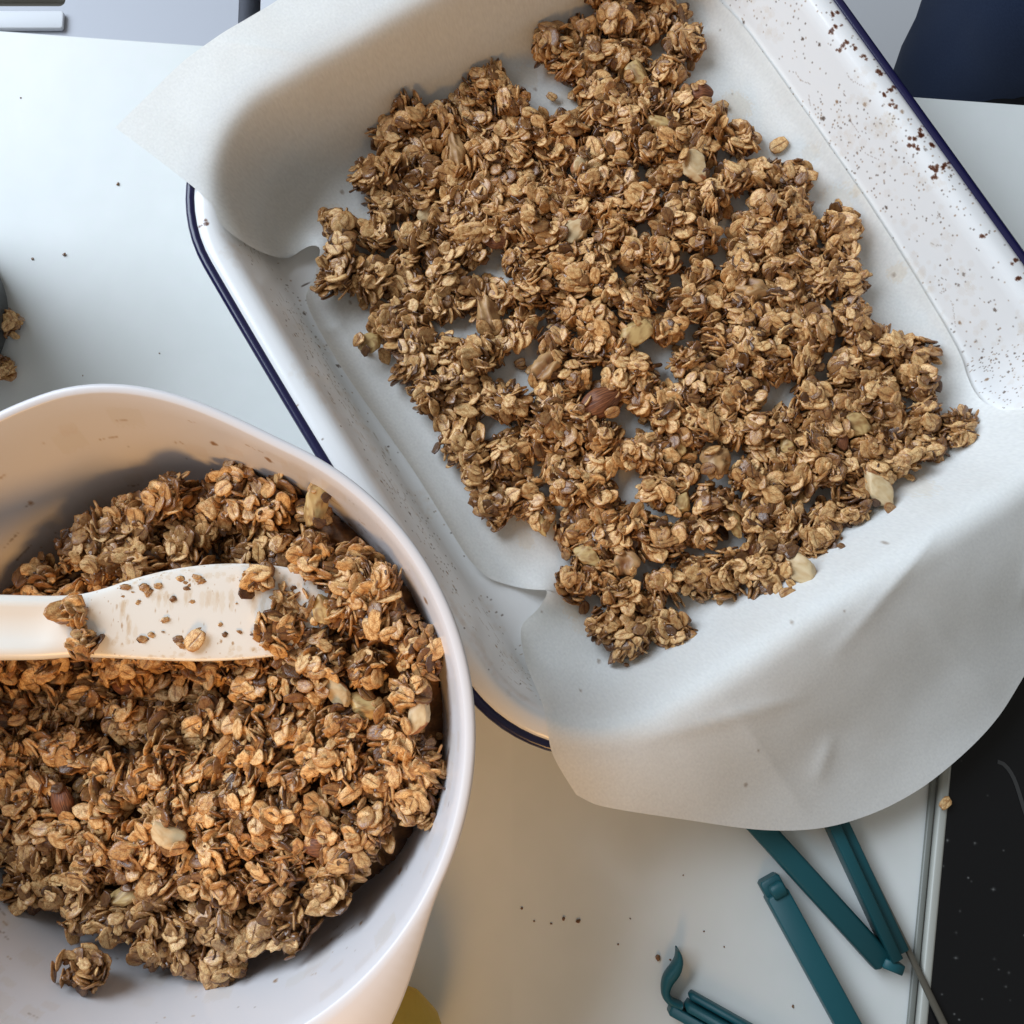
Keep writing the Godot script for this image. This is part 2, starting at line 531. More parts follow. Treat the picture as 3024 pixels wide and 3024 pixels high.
# ======================================================================
func _ready() -> void:
	rng.seed = 20240
	noise.seed = 7
	noise.frequency = 0.01
	noise.fractal_octaves = 3
	fine.seed = 21
	fine.frequency = 0.035
	fine.fractal_octaves = 3

	# --- camera
	var cam := Camera3D.new()
	cam.name = "camera"
	cam.fov = 50.0
	cam.near = 0.02
	cam.far = 20.0
	add_child(cam)
	var th := deg_to_rad(8.0)
	var fwd := Vector3(0, -cos(th), -sin(th))
	cam.transform = Transform3D(Basis(Vector3.RIGHT, Vector3(0, sin(th), -cos(th)), -fwd), -fwd * 0.47)
	cam.current = true

	# --- light: a big cool window off to the upper left, a small warm lamp below the picture, dim grey room
	var we := WorldEnvironment.new()
	we.name = "world_environment"
	var env := Environment.new()
	env.background_mode = Environment.BG_COLOR
	env.background_color = rgb(222, 219, 212)
	env.background_energy_multiplier = 0.29
	env.tonemap_mode = Environment.TONE_MAPPER_LINEAR
	env.tonemap_exposure = 1.16
	env.sdfgi_enabled = true
	env.ssao_enabled = true
	env.ssil_enabled = true
	we.environment = env
	add_child(we)
	var win := AreaLight3D.new()
	win.name = "window_light"
	win.area_size = Vector2(1.9, 1.6)
	win.light_color = rgb(226, 240, 255)
	win.light_energy = 7.4
	win.area_range = 8.0
	win.shadow_enabled = true
	add_child(win)
	win.transform = Transform3D(Basis(), Vector3(-1.62, 1.5, -1.02)).looking_at(Vector3(0, 0, 0))
	var warm := SpotLight3D.new()
	warm.name = "warm_lamp_light"
	warm.light_size = 0.11
	warm.light_color = rgb(255, 194, 116)
	warm.light_energy = 0.175
	warm.spot_range = 5.0
	warm.spot_angle = 25.0
	warm.spot_angle_attenuation = 1.0
	warm.shadow_enabled = true
	add_child(warm)
	warm.transform = Transform3D(Basis(), Vector3(-0.09, 0.36, 0.54)).looking_at(Vector3(-0.11, 0.06, 0.07))

	make_granola_kit()
	make_skin()
	nut_mat = mat(Color.WHITE, 0.48)
	nut_mat.vertex_color_use_as_albedo = true

	build_setting()
	build_tray()
	build_paper()
	build_tray_granola()
	build_bowl()
	build_bowl_granola()
	build_spatula()
	build_clips()
	build_small_things()
	build_person()

func build_setting() -> void:
	# the white worktop: its front edge crosses the top of the picture
	var top := prism([V(-0.8, -0.266), V(0.8, -0.142), V(0.8, 0.6), V(-0.8, 0.6)], -0.04, 0.0, 0.002)
	var cm := mat(rgb(226, 228, 226), 0.32, 0.45)
	cm.albedo_texture = speckle(rgb(247, 248, 247), rgb(255, 255, 255), 256, 1.1)
	cm.uv1_triplanar = true
	cm.uv1_world_triplanar = true
	cm.uv1_scale = Vector3.ONE * 2.3
	var c := obj("countertop", top, cm)
	tag(c, "white worktop under the tray and the bowl", "worktop", "", "structure")
	var fl := obj("floor", prism([V(-3, -3), V(3, -3), V(3, 1), V(-3, 1)], -0.95, -0.90), mat(rgb(196, 198, 202), 0.5))
	tag(fl, "pale grey floor beyond the worktop's edge", "floor", "", "structure")

	# pale grey drawer unit beyond the edge, top left
	var d := thing("drawer_unit", "pale grey drawer unit with a recessed grip beyond the worktop edge", "drawer unit")
	var grey := mat(rgb(176, 178, 186), 0.45)
	var comb := CSGCombiner3D.new()
	comb.name = "top_panel"
	d.add_child(comb)
	var bx := CSGBox3D.new()
	bx.name = "panel_block"
	bx.size = Vector3(0.46, 0.05, 0.5)
	bx.position = Vector3(-0.382, -0.125, -0.47)
	bx.material = grey
	comb.add_child(bx)
	for e in [0, 1]:
		var cut: CSGPrimitive3D
		if e == 0:
			var q := CSGBox3D.new()
			q.size = Vector3(0.30, 0.016, 0.007)
			q.position = Vector3(-0.402, -0.1, -0.3015)
			cut = q
		else:
			var q := CSGCylinder3D.new()
			q.radius = 0.0035
			q.height = 0.016
			q.sides = 24
			q.position = Vector3(-0.252, -0.1, -0.3015)
			cut = q
		cut.name = "grip_cut"
		cut.operation = CSGShape3D.OPERATION_SUBTRACTION
		cut.material = mat(rgb(150, 146, 138), 0.5)
		comb.add_child(cut)
	var st := begin()
	bar_into(st, 0.30, 0.011, 0.003, 0.001, Transform3D(Basis(Vector3.UP, PI / 2), Vector3(-0.548, -0.0995, -0.2880)))
	obj("grip_lip", finish(st), mat(rgb(232, 234, 238), 0.4), d)
	var body := obj("carcass", prism([V(-0.612, -0.716), V(-0.152, -0.716), V(-0.152, -0.224), V(-0.612, -0.224)], -0.90, -0.152), grey, d)
	var e2 := thing("cabinet", "light cabinet side beside the grey drawer unit, just in view", "cabinet")
	obj("side_panel", prism([V(-0.14, -0.72), V(-0.10, -0.72), V(-0.10, -0.23), V(-0.14, -0.23)], -0.90, -0.10, 0.002), mat(rgb(206, 208, 214), 0.45), e2)
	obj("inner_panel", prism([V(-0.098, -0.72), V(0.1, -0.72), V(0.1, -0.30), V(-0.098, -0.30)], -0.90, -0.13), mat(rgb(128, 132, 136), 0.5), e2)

	# black glass hob at the lower right
	var hob := thing("hob", "black glass hob with a pale metal edge at the worktop's right", "hob", Vector3(0.1865, 0, 0.040))
	hob.rotation.y = deg_to_rad(-8.55)
	var im := Image.create(512, 512, false, Image.FORMAT_RGB8)
	im.fill(rgb(22, 22, 23))
	for i in 420:
		var g := rng.randf_range(60, 170)
		blot(im, rng.randi() % 512, 2 + rng.randi() % 508, rng.randf_range(0.25, 0.8) if i % 14 else 1.5, rgb(g, g, g * 0.97), 0.8)
	for i in 60:                                    # a floury smear
		blot(im, int(88 + rng.randfn(0, 7)), int(345 + rng.randfn(0, 9)), rng.randf_range(0.5, 1.3), rgb(120, 118, 114), 0.5)
	var hm := mat(Color.WHITE, 0.22, 0.35)
	hm.albedo_texture = ImageTexture.create_from_image(im)
	var hs := begin()
	for q in [V(0, 0), V(1, 0), V(1, 1), V(0, 0), V(1, 1), V(0, 1)]:
		hs.set_uv(q * 1.6)
		hs.add_vertex(Vector3(0.004 + q.x * 0.57, 0.0042, 0.004 + q.y * 0.5))
	obj("glass_plate", finish(hs), hm, hob)
	var frame := mat(rgb(168, 168, 160), 0.38)
	var fs := begin()
	bar_into(fs, 0.51, 0.0042, 0.0046, 0.0012, Transform3D(Basis(), Vector3(0.0021, 0, -0.002)))
	obj("metal_edge", finish(fs), frame, hob)
	var fs2 := begin()
	bar_into(fs2, 0.51, 0.0028, 0.0022, 0.0008, Transform3D(Basis(), Vector3(-0.0018, 0, -0.002)))
	obj("seal_strip", finish(fs2), mat(rgb(120, 122, 116), 0.4), hob)
	var fs3 := begin()
	bar_into(fs3, 0.57, 0.0042, 0.0046, 0.0012, Transform3D(Basis(Vector3.UP, PI / 2), Vector3(0.0045, 0, 0.0)))
	obj("metal_edge", finish(fs3), frame, hob)
	# the printed outline of the cooking zone, rounded at its corner
	var zs := begin()
	var inner := []
	for p in spline([V(172, 115), V(180, 111.1), V(192.9, 105.7), V(200.6, 104.4), V(205.5, 110.3), V(209.1, 123), V(214, 142), V(233, 214)], 60):
		var q := hob.transform.affine_inverse() * Vector3(p.x * MM, 0, p.y * MM)
		inner.append(V(q.x, q.z))
	for i in range(12, 59):
		var t: Vector2 = (inner[mini(i + 1, 59)] - inner[i - 1]).normalized().orthogonal() * 0.0008
		var t2: Vector2 = (inner[mini(i + 2, 59)] - inner[i]).normalized().orthogonal() * 0.0008
		for q in [inner[i] - t, inner[i] + t, inner[i + 1] + t2, inner[i] - t, inner[i + 1] + t2, inner[i + 1] - t2]:
			zs.add_vertex(Vector3(q.x, 0.0045, q.y))
	obj("cooking_zone_line", finish(zs), mat(rgb(52, 52, 52), 0.35), hob)

func build_tray() -> void:
	var tray := thing("baking_tray", "white enamel baking tray with a navy rim and baked-on specks", "baking tray", Vector3(TRAY_C.x, 0, TRAY_C.y) * MM)
	tray.rotation.y = deg_to_rad(TRAY_TURN)
	# baked-on specks: u runs round the tray, v from the rim inwards
	var im := Image.create(2048, 160, false, Image.FORMAT_RGB8)
	im.fill(rgb(238, 237, 236))
	var loop := tray_loop(8.0, 0)
	var n := loop.size()
	var r := RandomNumberGenerator.new()
	r.seed = 55
	for i in 12000:
		var u := r.randf()
		var p := loop[int(u * n)] / MM
		var v := r.randf()
		var right := p.x > 60 and absf(p.z) < 150
		var left := p.x < -60
		var k := 0.62 if right else 0.5 if left else 0.25
		k *= 0.22 + 0.8 * smoothstep(-0.12, 0.45, noise.get_noise_2d(p.x * 1.2, p.z * 1.2 + v * 60.0))
		if left and v < 0.36:
			k *= 0.12
		if r.randf() > k:
			continue
		var x := int(u * 2048)
		var y := int(4 + v * 150)
		var s := r.randf()
		var size := 0.5 + 0.75 * r.randf() if s < 0.95 else 1.5 + 1.2 * r.randf()
		var tone := rgb(72, 56, 46) if r.randf() < 0.6 else rgb(140, 108, 82)
		blot(im, x, y, size, tone, 0.5 + 0.4 * r.randf(), 1.9)
	for i in 150:                                    # darker burnt drips, mostly on the right-hand rim
		var u := r.randf()
		var p := loop[int(u * n)] / MM
		if not (p.x > 100) and i % 12:
			continue
		var x := int(u * 2048)
		var y := int(9 + pow(r.randf(), 1.6) * 26)
		for q in 4:
			blot(im, x + int(r.randfn(0, 1.6)), y + int(r.randfn(0, 3.0)), 1.0 + 2.0 * r.randf(), rgb(78, 40, 24), 0.9, 1.9)
	for i in 110:                                    # pale tea-coloured stains and scratches
		var u := r.randf()
		var p := loop[int(u * n)] / MM
		var x := int(u * 2048)
		var y := int(30 + r.randf() * 110)
		if p.x > 60 or p.x < -90:
			for q in 9:
				blot(im, x + int(r.randfn(0, 9)), y + int(r.randfn(0, 9)), 2.0 + 5.0 * r.randf(), rgb(214, 198, 176), 0.13, 1.9)
	for i in 520:                                    # streaks of old residue along the left-hand wall
		var u := r.randf()
		var p := loop[int(u * n)] / MM
		if p.x > -95 or absf(p.z) > 140:
			continue
		var x := int(u * 2048)
		var y := int(58 + r.randf() * 80)
		for q in 2 + r.randi() % 7:
			blot(im, x + q, y, 0.7 + 0.5 * r.randf(), rgb(150, 132, 112), 0.12 + 0.3 * r.randf(), 1.2)
	for i in 70:
		var u := r.randf()
		var p := loop[int(u * n)] / MM
		if p.x < 60 and i % 4:
			continue
		var x := u * 2048
		var y := 40 + r.randf() * 90
		var dx := r.randf_range(-1, 1)
		var dy := r.randf_range(-1, 1)
		for q in 6 + r.randi() % 8:
			blot(im, int(x), int(y), 0.6, rgb(140, 122, 110), 0.5, 1.6)
			dx = clampf(dx + r.randf_range(-0.5, 0.5), -1.2, 1.2)
			dy = clampf(dy + r.randf_range(-0.5, 0.5), -1.2, 1.2)
			x += dx * 1.4
			y += dy * 1.4
	var em := mat(Color.WHITE, 0.18, 0.5)
	em.albedo_texture = ImageTexture.create_from_image(im)
	em.heightmap_enabled = true
	em.heightmap_texture = speckle(Color.BLACK, Color.WHITE, 256, 0.9)
	em.heightmap_scale = 0.006
	var prof := [[70, 0.4], [26, 0.4], [19, 6], [14.2, 38], [8, 42.5], [2.4, 43.0], [2.0, 44.4], [5, 45.8], [8.5, 46.2], [11, 45.6], [13, 43.6], [14.6, 40.5], [23.4, 10.5], [25.5, 6.2], [29, 3.4], [34, 2.4], [40, 2.2], [90, 2.2], [134, 2.2]]
	var rings := []
	var vs := []
	for i in prof.size():
		rings.append(tray_loop(prof[i][0], prof[i][1]))
		vs.append([0, 0.0, 0.0, 0.0, 0.0, 0.01, 0.02, 0.06, 0.12, 0.18, 0.24, 0.30, 0.82, 0.88, 0.94, 0.97, 0.98, 0.985, 0.99][i])
	var st := begin()
	loft(st, rings, vs)
	fan(st, rings[-1], Vector3(0, 2.2, 0) * MM)
	obj("enamel_body", finish(st), em, tray)
	var tube := []
	for k in 11:
		var g := TAU * k / 10.0
		tube.append(tray_loop(1.5 + 2.2 * cos(g), 43.9 + 1.9 * sin(g)))
	var st2 := begin()
	loft(st2, tube)
	obj("navy_rim", finish(st2), mat(rgb(27, 26, 64), 0.22), tray)

func build_paper() -> void:
	var l := spline([V(-143, -167), V(-134, -142), V(-126, -117), V(-127, -108), V(-123, -100), V(-113, -98.5), V(-102, -97), V(-97, -92), V(-104, -86), V(-112, -80), V(-115, -69), V(-116, -40), V(-113, 12), V(-113, 54), V(-110, 66), V(-103, 74), V(-96, 79), V(-92.5, 84), V(-99, 88), V(-108, 90), V(-112, 95), V(-116, 106), V(-119, 121), V(-125, 136), V(-126, 144), V(-126, 156)], 230)
	var t := spline([V(-143, -167), V(-124, -172), V(-105, -177), V(-86, -179), V(-59, -180), V(8, -190), V(73, -193), V(98, -182)], 150)
	var r := spline([V(98, -182), V(107, -140), V(114, -95), V(115, -43), V(115, 0), V(114, 55), V(112, 93), V(107, 113), V(107, 122), V(114, 129), V(120, 152)], 230)
	var b := spline([V(-126, 156), V(-121, 164), V(-98, 185), V(-72, 208), V(-51, 221), V(-29, 228), V(-7, 230), V(19, 227), V(34, 223), V(47, 217), V(70, 204), V(97, 182), V(120, 152)], 150)
	var grid := []
	for i in 230:
		var v := i / 229.0
		var row := PackedVector3Array()
		for j in 150:
			var w := j / 149.0
			var p: Vector2 = t[j] * (1 - v) + b[j] * v + l[i] * (1 - w) + r[i] * w - (t[0] * (1 - w) * (1 - v) + t[149] * w * (1 - v) + b[0] * (1 - w) * v + b[149] * w * v)
			row.append(Vector3(p.x, paper_height(p.x, p.y), p.y) * MM)
		grid.append(row)
	var st := begin()
	for i in 229:
		for j in 149:
			for q in [grid[i][j], grid[i][j + 1], grid[i + 1][j + 1], grid[i][j], grid[i + 1][j + 1], grid[i + 1][j]]:
				st.set_uv(V(q.x / MM / 420.0 + 0.5, q.z / MM / 520.0 + 0.45))
				st.add_vertex(q)
	var im := Image.create(768, 768, false, Image.FORMAT_RGB8)
	for y in 768:
		for x in 768:
			var k := noise.get_noise_2d(x * 1.6, y * 1.6)
			var f := fine.get_noise_2d(x * 13.0, y * 13.0)
			var c := Color(0.93, 0.93, 0.92).lerp(Color(0.91, 0.90, 0.88), clampf(k * 0.6, 0, 1)) * (1.0 + 0.045 * f)
			im.set_pixel(x, y, c)
	var rr := RandomNumberGenerator.new()
	rr.seed = 5
	for i in 90:                                     # faint syrup stains round the granola
		var p := V(rr.randf_range(-100, 115), rr.randf_range(-125, 135))
		var x := int((p.x / 420.0 + 0.5) * 768)
		var y := int((p.y / 520.0 + 0.45) * 768)
		blot(im, x, y, 3.0 + 9.0 * rr.randf(), rgb(214, 178, 128), 0.10 + 0.12 * rr.randf())
	for i in 50:
		var p := V(rr.randf_range(-115, 118), rr.randf_range(-150, 190))
		blot(im, int((p.x / 420.0 + 0.5) * 768), int((p.y / 520.0 + 0.45) * 768), 0.6 + 0.8 * rr.randf(), rgb(120, 96, 78), 0.5)
	var m := mat(Color.WHITE, 0.62, 0.35)
	m.albedo_texture = ImageTexture.create_from_image(im)
	m.cull_mode = BaseMaterial3D.CULL_DISABLED
	m.backlight_enabled = true
	m.backlight = Color(0.7, 0.69, 0.66)
	var paper := obj("baking_paper", finish(st), m)
	paper.position = Vector3(TRAY_C.x, 0, TRAY_C.y) * MM
	paper.rotation.y = deg_to_rad(TRAY_TURN)
	tag(paper, "sheet of white baking paper lining the tray and curling over its ends", "baking paper")

const TRAY_CLUMP := "toasted oat clump among the granola spread on the tray's baking paper"
const TRAY_GROUP := "granola clumps on the tray"

func build_tray_granola() -> void:
	var poly := PackedVector2Array([V(69, -136), V(57, -126), V(48, -127), V(32, -127), V(32, -114), V(22, -106), V(18, -122), V(3, -128), V(-8, -122), V(-30, -129), V(-49, -129), V(-54, -121), V(-70, -117), V(-84, -105), V(-92, -98), V(-104, -79), V(-100, -67), V(-96, -58), V(-106, -47), V(-100, -39), V(-104, -30), V(-94, -18), V(-98, -11), V(-98, 8), V(-99, 30), V(-99, 47), V(-85, 62), V(-81, 74), V(-87, 83), V(-89, 95), V(-85, 108), V(-88, 121), V(-78, 130), V(-59, 132), V(-47, 129), V(-45, 120), V(-32, 128), V(-16, 135), V(-1, 141), V(5, 131), V(24, 135), V(34, 133), V(39, 125), V(47, 133), V(56, 128), V(65, 123), V(70, 118), V(88, 132), V(100, 118), V(95, 107), V(104, 85), V(98, 67), V(86, 57), V(87, 47), V(98, 43), V(109, 18), V(101, 6), V(104, -14), V(100, -25), V(90, -40), V(96, -54), V(85, -70), V(86, -81), V(102, -83), V(96, -96), V(105, -110), V(106, -140)])
	# bare paper between the clumps: centre, half-lengths, turn
	var bare := [[-69, -33, 9, 4, 60], [58, -8, 10, 4, -10], [72, -13, 6, 3, 30], [-53, -5, 10, 6, 20], [36, 64, 8, 8, 0], [-40, 67, 5, 12, 35], [-23, 44, 8, 5, 0], [-38, -47, 4, 5, 0], [-78, 10, 6, 3, 20], [-68, -103, 4, 4, 0], [27, -97, 5, 10, 20], [-20, 106, 5, 5, 0], [20, 20, 4, 3, 0]]
	var nuts := [
		["almond", "almond", "whole brown almond, the largest nut, lying among the oats mid-tray", -31, 29, 20, 13, -30],
		["walnut_piece", "walnut", "long tan walnut piece standing near the shaded upper-left granola edge", -25, -98, 19, 8, 80],
		["walnut_piece", "walnut", "ridged tan walnut piece with a dark central crease", -52, -29, 16, 11, 75],
		["walnut_piece", "pale", "pale cream nut piece sticking out at the granola's left fringe", -100, -45, 13, 8, -15],
		["walnut_piece", "walnut", "lumpy golden walnut piece left of the whole almond", -43, 5, 17, 11, -40],
		["nut_slice", "pale", "round yellowish nut slice lying flat near the tray's middle", -2, 12, 13, 14, 10],
		["nut_slice", "pale", "pale wedge of nut beside the topmost heap of oats", 63, -88, 15, 9, 60],
		["almond_half", "split", "halved almond with striped skin, cut face showing", 0, -41, 13, 12, 20],
		["almond_half", "split", "cream and brown almond chunk inside the upper right of the granola", 61, -39, 16, 12, 60],
		["almond_half", "split", "small glossy almond half with white flesh and red-brown skin", 19, -65, 11, 7, -50],
		["almond_piece", "almond", "small dark red almond piece peeking out between oats", -31, -55, 10, 7, 10],
		["almond_piece", "split", "square-cut almond chunk with skin on one side, left part of the granola", -50, -81, 9, 7, -40],
		["hazelnut", "almond", "round brown nut at the upper right fringe of the granola", 82, -65, 10, 9, 0],
		["almond_piece", "split", "big brown almond with a pale tip at the granola's lower edge", -2, 131, 19, 12, 65],
		["almond_half", "split", "long cream almond half at the lower right fringe of the granola", 46, 122, 21, 11, 55],
		["walnut_piece", "pale", "yellowish walnut piece under oats, right side of the granola", 55, 94, 14, 11, 70],
		["walnut_piece", "walnut", "brown walnut chunk right of the tray's middle", 52, 22, 16, 10, 20],
		["nut_slice", "pale", "cream triangle of nut in the lower part of the granola", -26, 83, 12, 10, -30],
		["nut_slice", "pale", "narrow cream nut shard below the triangular piece", -11, 101, 14, 7, 75],
		["walnut_piece", "walnut", "dark amber walnut piece in the lower middle of the granola", -4, 76, 12, 11, 0],
		["nut_slice", "pale", "broad cream nut chip near the granola's lower left corner", -71, 82, 14, 10, 30],
		["walnut_piece", "walnut", "round brown nut next to the broad cream chip", -59, 91, 13, 11, 90],
		["nut_slice", "pale", "slim cream almond sliver beside the lower left gap", -80, 59, 12, 5, 80],
		["nut_slice", "pale", "upright cream sliver above the long bare gap", -13, 62, 15, 5, 80],
		["almond_piece", "almond", "small reddish almond tip at the right of the lower granola", 46, 96, 9, 6, 70],
		["nut_slice", "pale", "tan slab of nut near the upper right of the spread", 59, -63, 14, 8, 10],
		["nut_slice", "pale", "small yellow nut chip on top of the right-hand clumps", 26, 86, 9, 7, 60],
		["almond_piece", "almond", "small brown almond bit beside the narrow shard", -13, 115, 8, 6, 30],
	]
	for i in nuts.size():
		var q: Array = nuts[i]
		var y: float = paper_height(q[3], q[4]) + (10.0 if q[0] != "almond" else 11.0)
		nut(q[0], q[1], q[2], tray_point(q[3], y, q[4]), q[5], q[6], q[7] - 0.0, rng.randf_range(-20, 20), i)
	var placed: Array[Vector2] = []
	var tries := 0
	while tries < 14000 and placed.size() < 225:
		tries += 1
		var p := V(rng.randf_range(-110, 112), rng.randf_range(-142, 144))
		if not in_poly(p, poly) or edge_distance(p, poly) < 5.0:
			continue
		var ok := true
		for h in bare:
			var d := (p - V(h[0], h[1])).rotated(-deg_to_rad(h[4] - TRAY_TURN))
			if pow(d.x / (h[2] + 4.9), 2) + pow(d.y / (h[3] + 4.9), 2) < 1.0:
				ok = false
		for q in nuts:
			if p.distance_to(V(q[3], q[4])) < minf(q[5], q[6]) * 0.5 + 3.6:
				ok = false
		for q in placed:
			if p.distance_to(q) < 10.7:
				ok = false
				break
		if not ok:
			continue
		placed.append(p)
		var near := edge_distance(p, poly)
		var radius := clampf(rng.randf_range(6.8, 10.5), 5.0, near + 3.2)
		var hgt := rng.randf_range(9.0, 15.5)
		var lab := TRAY_CLUMP
		if near < 13.0:
			lab = "oat clump on the granola's fringe beside the tray's speckled right wall" if p.x > 62 else "oat clump on the granola's fringe along the tray's shaded left wall" if p.x < -62 else "oat clump on the granola's lower fringe towards the drooping paper end" if p.y > 60 else "oat clump on the granola's upper fringe against the shaded paper wall"
		elif p.distance_to(V(-31, 29)) < 24.0:
			lab = "oat clump next to the whole brown almond mid-tray"
		elif p.distance_to(V(36, 64)) < 24.0 or p.distance_to(V(-40, 67)) < 22.0:
			lab = "oat clump bordering one of the bare paper gaps in the lower granola"
		elif p.y < -50:
			lab = "oat clump in the densest upper part of the tray's granola"
		clump(lab, TRAY_GROUP, tray_point(p.x, paper_height(p.x, p.y) - 0.3, p.y), radius, hgt, int(22 + radius * 2.5), Basis(Vector3.UP, rng.randf() * TAU))
	# single flakes lying loose
	var n := 0
	tries = 0
	while n < 90 and tries < 6000:
		tries += 1
		var p := V(rng.randf_range(-112, 114), rng.randf_range(-140, 146))
		var inside := in_poly(p, poly)
		if not inside:
			continue
		var clear := true
		for q in placed:
			if p.distance_to(q) < 7.0:
				clear = false
		if not clear:
			continue
		n += 1
		loose_flake(tray_point(p.x, paper_height(p.x, p.y) + 1.2 + rng.randf() * 2.0, p.y), 0.5, "single toasted oat flake lying between the clumps on the tray", "loose oat flakes on the tray", rng.randf_range(0.5, 0.95))
	# the two named stragglers at the right
	loose_flake(tray_point(101, 5.0, -29), 0.1, "round oat flake apart from the others at the granola's upper right", "", 1.05, 0)
	loose_flake(tray_point(93, 5.2, -38), 0.35, "creased oat flake beside the lone round one, upper right fringe", "", 1.05, 5)

func loose_flake(at: Vector3, wild: float, label: String, group: String, size := 0.9, look := -1) -> MeshInstance3D:
	var f := obj("oat_flake", flake_meshes[rng.randi() % 10 if look < 0 else look % 3], pick_mat(rng) if look < 0 else flake_mats[look])
	var nn := Vector3(rng.randf_range(-1, 1) * wild, 1, rng.randf_range(-1, 1) * wild).normalized()
	f.transform = flake_at(at, nn, size)
	tag(f, label, "oat flake", group)
	return f

# ---------- the bowl
func spout(g: float) -> float:        # how far the rim bulges outwards for the spout, at angle g (degrees, from +x towards +z)
	var d := absf(wrapf(g + 113.0, -180, 180))
	return 14.5 * smoothstep(48.0, 4.0, d)

func grip(g: float) -> float:         # the flange of the handle, opposite the spout
	var d := absf(wrapf(g - 67.0, -180, 180))
	return 24.0 * smoothstep(42.0, 0.0, d)

func bowl_inner(y: float) -> float:
	return table(y, [4.0, 6.0, 14.0, 38.0, 72.0, 95.0, 103.0], [60.0, 72.0, 81.0, 88.0, 95.0, 100.5, 102.0])

func build_bowl() -> void:
	var bowl := thing("mixing_bowl", "white plastic mixing bowl with a pouring spout, full of granola", "mixing bowl", Vector3(BOWL_C.x, 0, BOWL_C.y) * MM)
	var im := Image.create(1024, 256, false, Image.FORMAT_RGB8)
	im.fill(rgb(216, 213, 214))
	var r := RandomNumberGenerator.new()
	r.seed = 4
	for i in 230:                                    # dried streaks, swept round the wall
		var x := r.randi() % 1024
		var y := 140 + int(pow(r.randf(), 0.7) * 80)
		var c := rgb(150, 116, 84) if r.randf() < 0.6 else rgb(112, 92, 78)
		var run := 1 + int(pow(r.randf(), 3.0) * 16)
		var wy := 0.0
		for q in run:
			wy += r.randfn(0.05, 0.35)
			if r.randf() < 0.35:
				continue
			blot(im, x + q, y + int(wy), 0.3 + 0.35 * r.randf(), c, 0.25 + 0.35 * r.randf())
	for i in 160:                                    # cloudy smears of oat dust and syrup
		blot(im, r.randi() % 1024, 132 + r.randi() % 95, 2.0 + 5.0 * r.randf(), rgb(196, 178, 156), 0.08 + 0.1 * r.randf(), 0.35)
	for i in 26:
		blot(im, r.randi() % 1024, 150 + r.randi() % 70, 1.0 + 1.2 * r.randf(), rgb(140, 100, 66), 0.8)
	var m := mat(Color.WHITE, 0.3, 0.5)
	m.albedo_texture = ImageTexture.create_from_image(im)
	var n := 180
	var rings := []
	var vs := []
	var prof := [
		[0.0, 0.5, 0, 0, 0.0], [70, 0.5, 0, 0, 0.05], [78, 3, 0, 0, 0.08], [84.5, 14, 0, 0, 0.1], [91, 38, 0, 0, 0.2], [97.5, 72, 0.35, 0, 0.3], [102, 94, 0.85, 0, 0.36],
		[102.9, 98.5, 1, 0.0, 0.38], [104.0, 99.8, 1, 0.6, 0.4], [105.6, 100.6, 1, 1, 0.41], [106.2, 101.6, 1, 1, 0.42], [106.1, 102.9, 1, 1, 0.43], [105.7, 103.4, 1, 0.97, 0.44], [104.9, 103.6, 1, 0.1, 0.45], [103.1, 103.6, 1, 0, 0.46], [102.6, 103.1, 1, 0, 0.47],
		[100.5, 95, 0.85, 0, 0.56], [95, 72, 0.35, 0, 0.68], [88, 38, 0, 0, 0.82], [81, 14, 0, 0, 0.92], [72, 6, 0, 0, 0.95], [60, 4, 0, 0, 0.97], [0.0, 4, 0, 0, 0.99]]
	for p in prof:
		var ring := PackedVector3Array()
		for j in n:
			var deg := 360.0 * j / n
			var g := deg_to_rad(deg)
			var rad: float = p[0] + spout(deg) * p[2] + grip(deg) * p[3]
			var y: float = p[1] - 0.34 * grip(deg) * p[3] * p[3] + 1.0 * spout(deg) / 14.5 * p[2]
			ring.append(Vector3(rad * cos(g), y, rad * sin(g)) * MM)
		rings.append(ring)
		vs.append(p[4])
	var st := begin()
	loft(st, rings, vs)
	obj("bowl_body", finish(st), m, bowl)

func heap(x: float, z: float) -> float:       # height of the granola in the bowl, bowl axes, millimetres
	var h := 65.0 + 0.17 * x - 0.14 * z + 5.0 * noise.get_noise_2d(x * 2.4 + 300, z * 2.4)
	h -= 13.0 * exp(-pow((z + 14.0) / 15.0, 2)) * smoothstep(38.0, 0.0, x)     # the furrow the spatula has left
	h += 9.0 * exp(-pow((z - 36.0) / 22.0, 2) - pow((x + 2.0) / 50.0, 2))
	h -= 16.0 * exp(-(V(x, z) - V(22, -66)).length_squared() / 420.0)
	return clampf(h, 14.0, 92.0)

